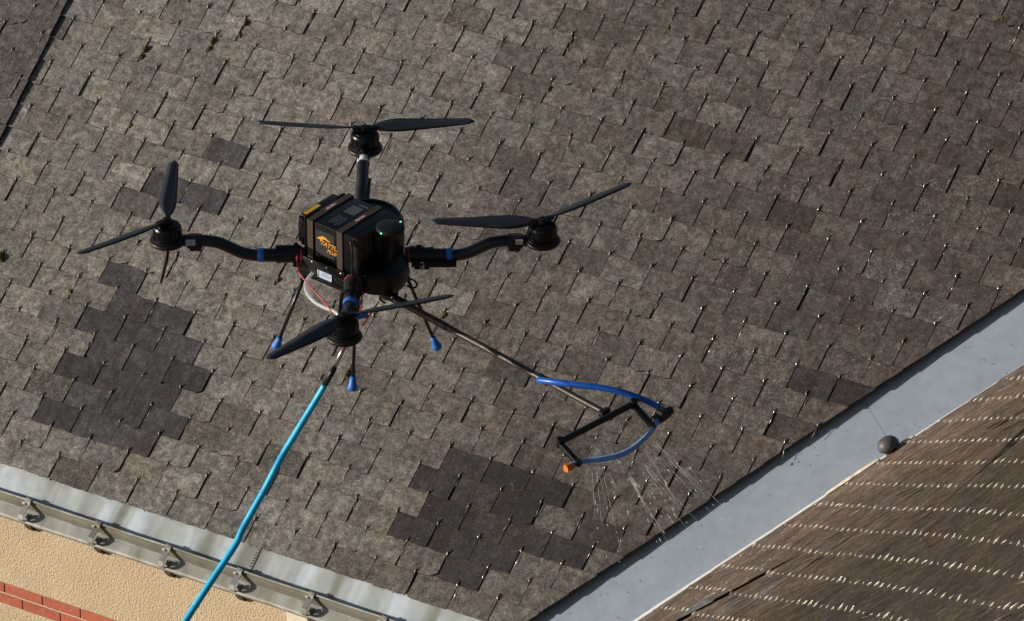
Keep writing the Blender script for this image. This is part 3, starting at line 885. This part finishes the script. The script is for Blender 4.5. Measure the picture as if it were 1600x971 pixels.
# fasteners, rails and cable runs
g = G()
for x_ in (-0.115, -0.062, 0.0, 0.062, 0.112):
    g.lathe([(0, 0.003), (0.0045, 0.0025), (0.005, 0)], (x_, -0.1175, -0.078), 10, Matrix.Rotation(R(90), 3, 'X'))
g.build('bolt_row', M['metal'], chassis)
g = G(); g.box((0.0, -0.119, -0.135), (0.25, 0.010, 0.010), None, 0.002); g.box((0.135, 0.0, -0.135), (0.010, 0.24, 0.010), None, 0.002)
g.box((0.136, -0.06, -0.095), (0.012, 0.050, 0.045), None, 0.003); g.box((0.137, 0.05, -0.10), (0.012, 0.060, 0.030), None, 0.003)
g.build('side_rail', M['blackm'], chassis, sharp=35)
g = G()
g.tube([(0.10, -0.112, 0.060), (0.116, -0.122, 0.020), (0.118, -0.126, -0.050), (0.100, -0.120, -0.100)], 0.0038, 8, smooth=4)
g.build('power_lead', M['blackp'], bat)
g = G()
for k in range(11):
    g.box((0.1262, -0.075+0.015*k, 0.0), (0.0022, 0.004, 0.110))
g.build('end_ribs', M['battery'], bat)
# gps puck
g = G()
g.lathe([(0.0, 0.012), (0.040, 0.011), (0.047, 0.007), (0.048, -0.002), (0.044, -0.009), (0.0, -0.010)], (0.120, -0.100, 0.108), 40)
g.tube([(0.120, -0.100, 0.10), (0.120, -0.095, 0.06), (0.112, -0.085, -0.03)], [0.012, 0.009, 0.014], 12)
puck = g.build('gps_puck', M['blackp'], drone, sharp=35)
for p, s_ in (((0.092, -0.133, 0.108), 0.0055), ((0.153, -0.078, 0.117), 0.004)):
    g = G(); b = bmesh.new(); bmesh.ops.create_icosphere(b, subdivisions=2, radius=s_); b.transform(Matrix.Translation(p)); g.merge(b)
    g.build('status_light', M['led'], puck)

# arms, motors, propellers
def blade_mesh(ang, flip):
    b = bmesh.new(); prev = None
    L_ = 0.372
    for i in range(19):
        t = i/18; r_ = 0.012+L_*t-0.012*t
        ch = 0.016+0.046*math.sin(min(1.0, t/0.30)*math.pi/2)*(1-0.66*max(0, (t-0.30)/0.70)**1.1)
        if t < 0.06: ch = 0.022
        if i == 18: ch = 0.010
        tw = R(22-15*t)*flip
        th = 0.0035*(1-0.6*t)+0.0006
        ring = []
        for (a_, h_) in ((-0.5, 0), (-0.2, 0.7), (0.15, 0.8), (0.5, 0), (0.15, -0.4), (-0.2, -0.4)):
            y = (a_+0.10*flip)*ch*flip; z = h_*th
            yy = y*math.cos(tw)-z*math.sin(tw); zz = y*math.sin(tw)+z*math.cos(tw)+0.010*t*t
            ring.append(b.verts.new((r_, yy, zz)))
        if prev:
            for k in range(6):
                f = b.faces.new((prev[k], prev[(k+1) % 6], ring[(k+1) % 6], ring[k])); f.smooth = True
        else: b.faces.new(ring)
        prev = ring
    b.faces.new(prev[::-1])
    b.transform(Matrix.Rotation(R(ang), 4, 'Z'))
    return b
def rotor(p, angs, flip, lab):
    T_ = Matrix.Translation(p)
    g = G()
    g.lathe([(0.0, -0.012), (0.045, -0.012), (0.058, -0.007), (0.060, 0.0), (0.058, 0.006), (0.050, 0.010), (0.050, 0.014), (0.0, 0.014)], seg=44)
    mount = g.build('motor_mount', M['blackp'], drone, T_, sharp=30)
    g = G()
    g.lathe([(0.0, 0.010), (0.043, 0.010), (0.043, 0.020), (0.047, 0.022), (0.0475, 0.052), (0.044, 0.058), (0.036, 0.060), (0.036, 0.064), (0.022, 0.066), (0.022, 0.062), (0.0, 0.062)], seg=44)
    for k in range(14):
        a_ = 2*math.pi*k/14; g.box((0.0475*math.cos(a_), 0.0475*math.sin(a_), 0.036), (0.003, 0.0015, 0.026), Matrix.Rotation(a_, 3, 'Z'))
    g.build('motor', M['blackm'], drone, T_, sharp=30)
    g = G()
    g.lathe([(0.0, 0.086), (0.010, 0.086), (0.016, 0.082), (0.017, 0.066), (0.0, 0.064)], seg=24)
    for a_ in angs:
        g.box((0.022*math.cos(R(a_)), 0.022*math.sin(R(a_)), 0.077), (0.040, 0.018, 0.012), Matrix.Rotation(R(a_), 3, 'Z'), 0.002)
    for k in range(4): g.lathe([(0, 0.089), (0.003, 0.089), (0.003, 0.08)], (0.010*math.cos(k*1.57), 0.010*math.sin(k*1.57), 0), 8)
    prop = g.build('propeller_hub', M['blackm'], drone, T_, sharp=30)
    for a_ in angs:
        g = G(); b = blade_mesh(a_, flip); b.transform(Matrix.Translation((0, 0, 0.079))); g.merge(b)
        g.build('propeller_blade', M['blade'], prop)
MOT = {'L': V((-0.6225, 0, 0)), 'R': V((0.6225, 0, 0)), 'B': V((0.0235, 0.610, 0)), 'F': V((-0.0245, -0.606, 0))}
rotor(MOT['L'], (219, 88), 1, 'left'); rotor(MOT['R'], (183, 37), -1, 'right')
rotor(MOT['B'], (4, 176), 1, 'rear'); rotor(MOT['F'], (17, 229), -1, 'front')

def arm(d, p_end):
    """S-bent tube from the body out to a motor mount"""
    e = V(p_end); D = e.length; ax = e.normalized()
    P = lambda r_, z: ax*r_+V((0, 0, z))
    g = G()
    g.tube([P(0.300, -0.058), P(0.335, -0.057), P(0.375, -0.048), P(0.415, -0.028), P(0.450, -0.010), P(0.485, -0.003), P(0.510, -0.001), P(0.570, 0.0)], 0.0205, 16, smooth=5)
    tube = g.build('arm', M['carbon'], drone)
    g = G()
    g.tube([P(0.165, -0.056), P(0.250, -0.057)], 0.0265, 20)
    g.tube([P(0.246, -0.057), P(0.262, -0.057)], 0.0280, 20)
    g.tube([P(0.258, -0.057), P(0.315, -0.057)], 0.0228, 20)
    g.box(tuple(P(0.205, -0.034)), (0.050, 0.020, 0.016), Matrix((ax, -ax.cross(V((0, 0, 1))), V((0, 0, 1)))).transposed(), 0.003)
    g.build('folding_joint', M['blackp'], tube, sharp=30)
    side = ax.cross(V((0, 0, 1)))
    rot = Matrix((ax, -side, V((0, 0, 1)))).transposed()
    g = G(); g.tube([P(0.303, -0.057), P(0.325, -0.056)], 0.0236, 18); g.build('blue_band', M['blue'], tube)
    g = G()
    g.box(tuple(P(0.532, -0.002)), (0.052, 0.040, 0.040), rot, 0.006)
    g.box(tuple(P(0.530, -0.026)), (0.040, 0.036, 0.012), rot, 0.003)
    g.build('arm_clamp', M['blackp'], tube, sharp=35)
    g = G(); g.tube([P(0.176, -0.056), P(0.181, -0.056)], 0.0285, 18); g.build('red_ring', M['red'], tube)
    return tube, ax, rot, P
arms = {}
for k, e in MOT.items(): arms[k] = arm(None, e)
# details that differ arm by arm
t_, ax, rot, P = arms['R']
g = G()
g.box((0.262, -0.026, -0.074), (0.150, 0.014, 0.024), None, 0.004); g.box((0.222, -0.028, -0.076), (0.052, 0.014, 0.036), None, 0.005)
g.box((0.212, 0.0, -0.028), (0.018, 0.018, 0.016), None, 0.003)
lt = g.build('arm_latch', M['blackm'], t_, sharp=35)
g = G()
# the two rotated characters on the latch, standing upright
g.box((0.2235, -0.0356, -0.0650), (0.0100, 0.0010, 0.0030))
b = bmesh.new()
for k in range(16):
    a0, a1 = 2*math.pi*k/16, 2*math.pi*(k+1)/16
    vs = [b.verts.new((0.2225+r_*math.cos(q), -0.0360, -0.0835+r_*math.sin(q))) for r_, q in ((0.0032, a0), (0.0058, a0), (0.0058, a1), (0.0032, a1))]
    b.faces.new(vs)
g.merge(b)
g.box((0.2278, -0.0356, -0.0800), (0.0026, 0.0010, 0.0180))
g.build('latch_mark', M['white'], lt)
g = G(); g.box((0.545, -0.0205, 0.006), (0.024, 0.002, 0.018)); g.build('motor_label', M['white'], t_)
g = G()
for k in range(3): g.box((0.545, -0.0218, 0.011-0.005*k), (0.018, 0.001, 0.0014))
g.build('label_print', M['greyprint'], t_)
t_, ax, rot, P = arms['L']
g = G(); g.box((-0.222, 0.0, -0.026), (0.085, 0.018, 0.010), None, 0.004); g.box((-0.196, -0.026, -0.070), (0.022, 0.014, 0.030), None, 0.004)
g.lathe([(0, 0.012), (0.008, 0.012), (0.009, 0)], (-0.196, 0, -0.024), 16); g.build('arm_latch', M['blackm'], t_, sharp=35)
g = G(); g.box((-0.545, -0.0205, 0.004), (0.030, 0.002, 0.022)); g.build('motor_label', M['sticker'], t_)
g = G()
for k in range(3): g.box((-0.545, -0.0218, 0.010-0.005*k), (0.022, 0.001, 0.0014))
g.build('label_print', M['greyprint'], t_)
t_, ax, rot, P = arms['B']
g = G(); g.tube([P(0.500, 0.0), P(0.530, 0.0)], 0.0225, 18); g.build('white_band', M['white'], t_)
g = G(); g.box(tuple(P(0.40, -0.045)+V((0.020, 0, 0))), (0.14, 0.016, 0.022), rot, 0.004); g.build('arm_latch', M['blackm'], t_, sharp=35)
t_, ax, rot, P = arms['F']
g = G(); g.box(tuple(P(0.25, -0.082)+V((-0.03, 0, 0))), (0.15, 0.016, 0.022), rot, 0.004); g.box(tuple(P(0.36, -0.052)+V((0.028, 0, 0))), (0.04, 0.012, 0.02), rot, 0.004); g.build('arm_latch', M['blackm'], t_, sharp=35)
g = G(); g.tube([V((-0.018, -0.375, -0.075)), V((0.042, -0.335, -0.082))], [0.010, 0.013], 14); g.build('blue_plug', M['blue'], t_)

# landing legs
def leg(top, foot):
    top, foot = V(top), V(foot); d = (foot-top).normalized()
    g = G(); g.tube([top, foot-d*0.020], 0.0062, 12); l_ = g.build('landing_leg', M['carbon'], drone)
    g = G()
    x = d.orthogonal().normalized(); y = d.cross(x)
    rot = Matrix((x, y, d)).transposed()
    g.lathe([(0.0, -0.040), (0.0090, -0.040), (0.0105, -0.030), (0.0135, -0.014), (0.0170, -0.004), (0.0165, 0.004), (0.0120, 0.009), (0.0, 0.011)], tuple(foot), 20, rot)
    g.build('foot', M['blue'], l_)
    g = G(); g.tube([top-d*0.03, top+d*0.02], 0.011, 12); g.build('leg_socket', M['blackm'], l_)
leg((-0.168, 0.0, -0.135), (-0.268, 0.0, -0.415))
leg((0.168, 0.0, -0.135), (0.270, 0.0, -0.415))
leg((0.004, -0.168, -0.135), (-0.008, -0.262, -0.415))
leg((0.0, 0.168, -0.135), (0.0, 0.262, -0.415))
g = G(); g.tube([(-0.622, 0, -0.01), (-0.628, 0, -0.08), (-0.648, 0.0, -0.165)], [0.0085, 0.0062, 0.0042], 8); g.build('antenna', M['blackp'], drone)
g = G(); g.tube([(0.168, -0.05, -0.115), (0.196, -0.05, -0.125), (0.205, -0.05, -0.145), (0.190, -0.05, -0.155), (0.172, -0.05, -0.145)], 0.0035, 8, smooth=4); g.build('cable_loop', M['blackp'], drone)

# wiring under the body
g = G(); g.tube([(-0.1887, -0.08, 0.0189-.03), (-0.1909, -0.1, -0.0112), (-0.1845, -0.11, -0.055), (-0.1589, -0.15, -0.0704), (-0.1164, -0.2, -0.0947), (-0.0845, -0.25, -0.1066), (-0.0717, -0.28, -0.1182)], 0.0026, 8, smooth=4); g.build('red_wire', M['red'], drone)
g = G(); g.tube([(0.0794, -0.15, -0.1476), (0.0538, -0.2, -0.162), (0.024, -0.26, -0.1752)], 0.0026, 8, smooth=4); g.build('red_wire', M['red'], drone)
g = G(); g.tube([(0.026, -0.2, -0.0748), (0.024, -0.24, -0.1127), (0.0113, -0.26, -0.1304)], 0.0026, 8, smooth=4); g.build('red_wire', M['red'], drone)
g = G(); g.tube([(-0.140, -0.06, -0.0879), (-0.1632, -0.08, -0.1156), (-0.1589, -0.12, -0.1311), (-0.1334, -0.16, -0.1416), (-0.0994, -0.2, -0.1396), (-0.0553, -0.25, -0.1326), (-0.03, -0.30, -0.17)], 0.0062, 10, smooth=4); g.build('clear_tube', M['clear'], drone)

# spray boom
B0, B1 = V((0.0964, -0.1218, -0.13)), V((0.8198, -0.865, -0.13))
bd = (B1-B0).normalized(); bs = bd.cross(V((0, 0, 1)))
g = G(); g.tube([B0-bd*0.05, B0.lerp(B1, 0.28)], 0.0125, 16); g.tube([B0.lerp(B1, 0.27), B0.lerp(B1, 0.735)], 0.0115, 16); g.tube([B0.lerp(B1, 0.73), B1], 0.0105, 16)
boom = g.build('spray_boom', M['bronze'], drone, sharp=40)
for p_, q_, r_ in ((B0-bd*0.06, B0+bd*0.10, 0.0155), (B0.lerp(B1, 0.71), B0.lerp(B1, 0.75), 0.0145), (B0.lerp(B1, 0.24), B0.lerp(B1, 0.29), 0.0135)):
    g = G(); g.tube([p_, q_], r_, 14); g.build('boom_clamp', M['blackp'], boom, sharp=40)
CA, CB = V((0.6751, -1.0447, -0.13)), V((0.9155, -0.8119, -0.13))
E_A, E_B = V((0.7347, -1.1221, -0.158)), V((0.9757, -0.8994, -0.158))
g = G(); g.tube([CA, CB], 0.0112, 14)
g.box(tuple(B1), (0.040, 0.021, 0.021), Matrix((( (CB-CA).normalized()), (CB-CA).normalized().cross(V((0, 0, 1))), V((0, 0, 1)))).transposed(), 0.004)
g.tube([B1+bd*0.01, B1+bd*0.035+V((0, 0, -0.012))], 0.006, 8)
cross = g.build('crossbar', M['blackp'], boom, sharp=40)
for a, b_ in ((CA, E_A), (CB, E_B)):
    d = (b_-a).normalized(); x = d; y = V((0, 0, 1)).cross(d).normalized(); z = d.cross(y)
    rot = Matrix((x, y, z)).transposed()
    g = G(); g.box(tuple((a+b_)/2-z*0.004), ((b_-a).length+0.018, 0.018, 0.017), rot, 0.003)
    g.tube([a-z*0.016, a+z*0.016], 0.0125, 14)
    g.lathe([(0.009, -0.008), (0.0135, -0.007), (0.0135, 0.007), (0.009, 0.008)], tuple(b_), 18, Matrix.Rotation(R(25), 3, 'X') @ Matrix.Rotation(R(90), 3, 'Y'))
    g.build('fork_arm', M['blackp'], boom, sharp=40)
CUR = [(0.7091, -1.1344, -0.165), (0.7347, -1.1099, -0.165), (0.7666, -1.0976, -0.165), (0.8091, -1.0894, -0.165), (0.8623, -1.069, -0.165), (0.9113, -1.0241, -0.165), (0.9538, -0.9547, -0.165), (0.9857, -0.8812, -0.165), (0.9985, -0.8567, -0.165)]
g = G(); g.tube(CUR, 0.0102, 14, smooth=5); g.build('nozzle_tube', M['bluefilled'], boom)
g = G()
g.tube([V(p)+V((0, -0.0020, 0.0088)) for p in CUR[1:-1]], 0.0022, 6, smooth=5); g.build('nozzle_strip', M['white'], boom)
g = G(); g.tube([V(CUR[0])+V((-0.016, -0.014, 0)), V(CUR[0])+V((0.004, 0.003, 0))], 0.0128, 14); g.build('end_plug', M['orange'], boom, sharp=40)
BH_ = [(0.6077, -0.6836, -0.120), (0.6538, -0.7264, -0.1), (0.724, -0.7591, -0.09), (0.7985, -0.7754, -0.09), (0.873, -0.7876, -0.1), (0.9368, -0.7957, -0.12), (0.9794, -0.7996, -0.14), (1.0177, -0.82, -0.155)]
g = G(); g.tube(BH_, 0.0106, 12, smooth=5); g.build('blue_hose', M['bluetube'], boom)
g = G(); g.tube([(0.992, -0.862, -0.160), (1.022, -0.826, -0.155)], [0.017, 0.019], 14); g.tube([(1.022, -0.826, -0.155), (1.036, -0.81, -0.155)], 0.014, 10)
g.box((1.006, -0.846, -0.150), (0.030, 0.034, 0.036), Matrix.Rotation(0.8, 3, 'Z'), 0.006)
g.build('valve', M['blackp'], boom, sharp=40)

# ---------------------------------------------------------------- supply hose (its own thing)
HOSE = [(-0.0909, -0.32, -0.3429), (-0.0994, -0.32, -0.3678), (-0.1228, -0.33, -0.4091), (-0.1632, -0.35, -0.4741), (-0.1994, -0.37, -0.5317), (-0.2334, -0.39, -0.5842), (-0.2611, -0.42, -0.6257), (-0.2972, -0.45, -0.6896), (-0.3334, -0.48, -0.7461), (-0.3611, -0.5, -0.7912), (-0.3781, -0.52, -0.8188), (-0.393, -0.54, -0.8465), (-0.4228, -0.57, -0.883), (-0.4568, -0.6, -0.9245), (-0.51, -0.65, -0.9887), (-0.5632, -0.7, -1.0553), (-0.6228, -0.78, -1.1162), (-0.7015, -0.9, -1.2049)]
hp = [DM @ V(p) for p in HOSE]
tail_ = hp[-1]
hp += [tail_+V((-0.35, -0.55, -0.75)), tail_+V((-0.75, -1.2, -2.2)), tail_+V((-1.0, -1.7, -4.6)), V((tail_.x-1.2, tail_.y-2.1, -6.97)), V((tail_.x-2.6, tail_.y-3.0, -6.97))]
hroot = empty('water_hose', Matrix.Translation(hp[0]))
tag(hroot, 'bright cyan water hose hanging from the drone down past the eaves', 'hose')
HR = Matrix.Translation(-hp[0])
g = G(); g.tube([p-hp[0] for p in hp[1:]], [0.0098, 0.0106]+[0.0114]*(len(hp)-3), 14, smooth=6); g.build('hose', M['cyan'], hroot)
CN = [(-0.0249, -0.3, -0.2007), (-0.0313, -0.3, -0.2281), (-0.0462, -0.3, -0.2629), (-0.0632, -0.31, -0.2992), (-0.076, -0.315, -0.3235), (-0.0975, -0.32, -0.3629)]
cn = [DM @ V(p)-hp[0] for p in CN]
g = G(); g.tube([cn[0].lerp(cn[1], .3), cn[1].lerp(cn[2], .15)], [0.010, 0.008], 12); g.build('red_coupling', M['red'], hroot)
g = G(); g.tube([cn[1], cn[2], cn[3].lerp(cn[4], .3)], [0.0075, 0.0085, 0.0075], 12); g.tube([cn[1]+V((0, 0, 0.05)), cn[1]], 0.006, 10); g.build('steel_connector', M['metal'], hroot)
g = G(); g.tube([cn[3].lerp(cn[4], .2), cn[4], cn[5]], [0.0095, 0.0105, 0.0110], 12); g.build('black_sleeve', M['blackp'], hroot)

# ---------------------------------------------------------------- water spray
JETS = [((0.7769, -1.1248, -0.165), (0.788, -1.16, -0.336)), ((0.7947, -1.1311, -0.165), (0.834, -1.181, -0.323)), ((0.8091, -1.1374, -0.165), (0.874, -1.2, -0.458)), ((0.8275, -1.1185, -0.165), (0.854, -1.162, -0.227)), ((0.8539, -1.1121, -0.165), (0.933, -1.182, -0.23)), ((0.867, -1.0995, -0.165), (1.025, -1.208, -0.407)), ((0.8867, -1.068, -0.165), (1.035, -1.172, -0.317)), ((0.8933, -1.0642, -0.165), (1.091, -1.193, -0.37)), ((0.9065, -1.0364, -0.165), (1.117, -1.172, -0.344)), ((0.9163, -1.0238, -0.165), (1.018, -1.105, -0.316)), ((0.9315, -0.9884, -0.165), (1.077, -1.091, -0.367)), ((0.9426, -0.9733, -0.165), (1.166, -1.115, -0.352)), ((0.9558, -0.948, -0.165), (1.202, -1.101, -0.334)), ((0.8736, -1.0869, -0.165), (0.959, -1.16, -0.321))]
jr = random.Random(4)
for k in range(12):
    (a, b_) = JETS[jr.randrange(14)]; o_ = (jr.gauss(0, .008), jr.gauss(0, .008), 0); q_ = jr.uniform(0.5, 1.1)
    JETS.append((tuple(x+y for x, y in zip(a, o_)), tuple(x+y+(z-x)*q_+jr.gauss(0, .012) for x, y, z in zip(a, o_, b_))))
g = G(); gd = G()
for a, b_ in JETS:
    a, b_ = DM @ V(a), DM @ V(b_)
    d = b_-a; L_ = d.length; t = 0.0
    while t < 1.0:
        ln_ = jr.uniform(0.25, 0.6); t1 = min(1.0, t+ln_)
        r_ = (0.0007*(1-0.4*t)+0.00015)*jr.uniform(0.55, 1.25)
        sag = lambda q: V((0, 0, -0.006*q*q))
        g.tube([a+d*t+sag(t), a+d*(t+t1)/2+sag((t+t1)/2), a+d*t1+sag(t1)], [r_, r_*jr.uniform(.8, 1.1), r_*.5], 5)
        t = t1+jr.uniform(0.0, 0.02+0.05*t)
    for _ in range(4):
        q = jr.uniform(0.5, 1.9); p = a+d*q+V((jr.gauss(0, .008), jr.gauss(0, .008), jr.gauss(0, .012)-0.012*q*q))
        s_ = jr.uniform(0.0007, 0.0018)
        e = d.normalized()*s_*jr.uniform(1.5, 5)
        gd.tube([p-e, p, p+e], [s_*.4, s_, s_*.4], 5)
spray = g.build('water_spray', M['water']); tag(spray, 'thin jets and drops of water fanning out from the curved blue tube', 'water spray', kind='stuff')
gd.build('droplets', M['drop'], spray)
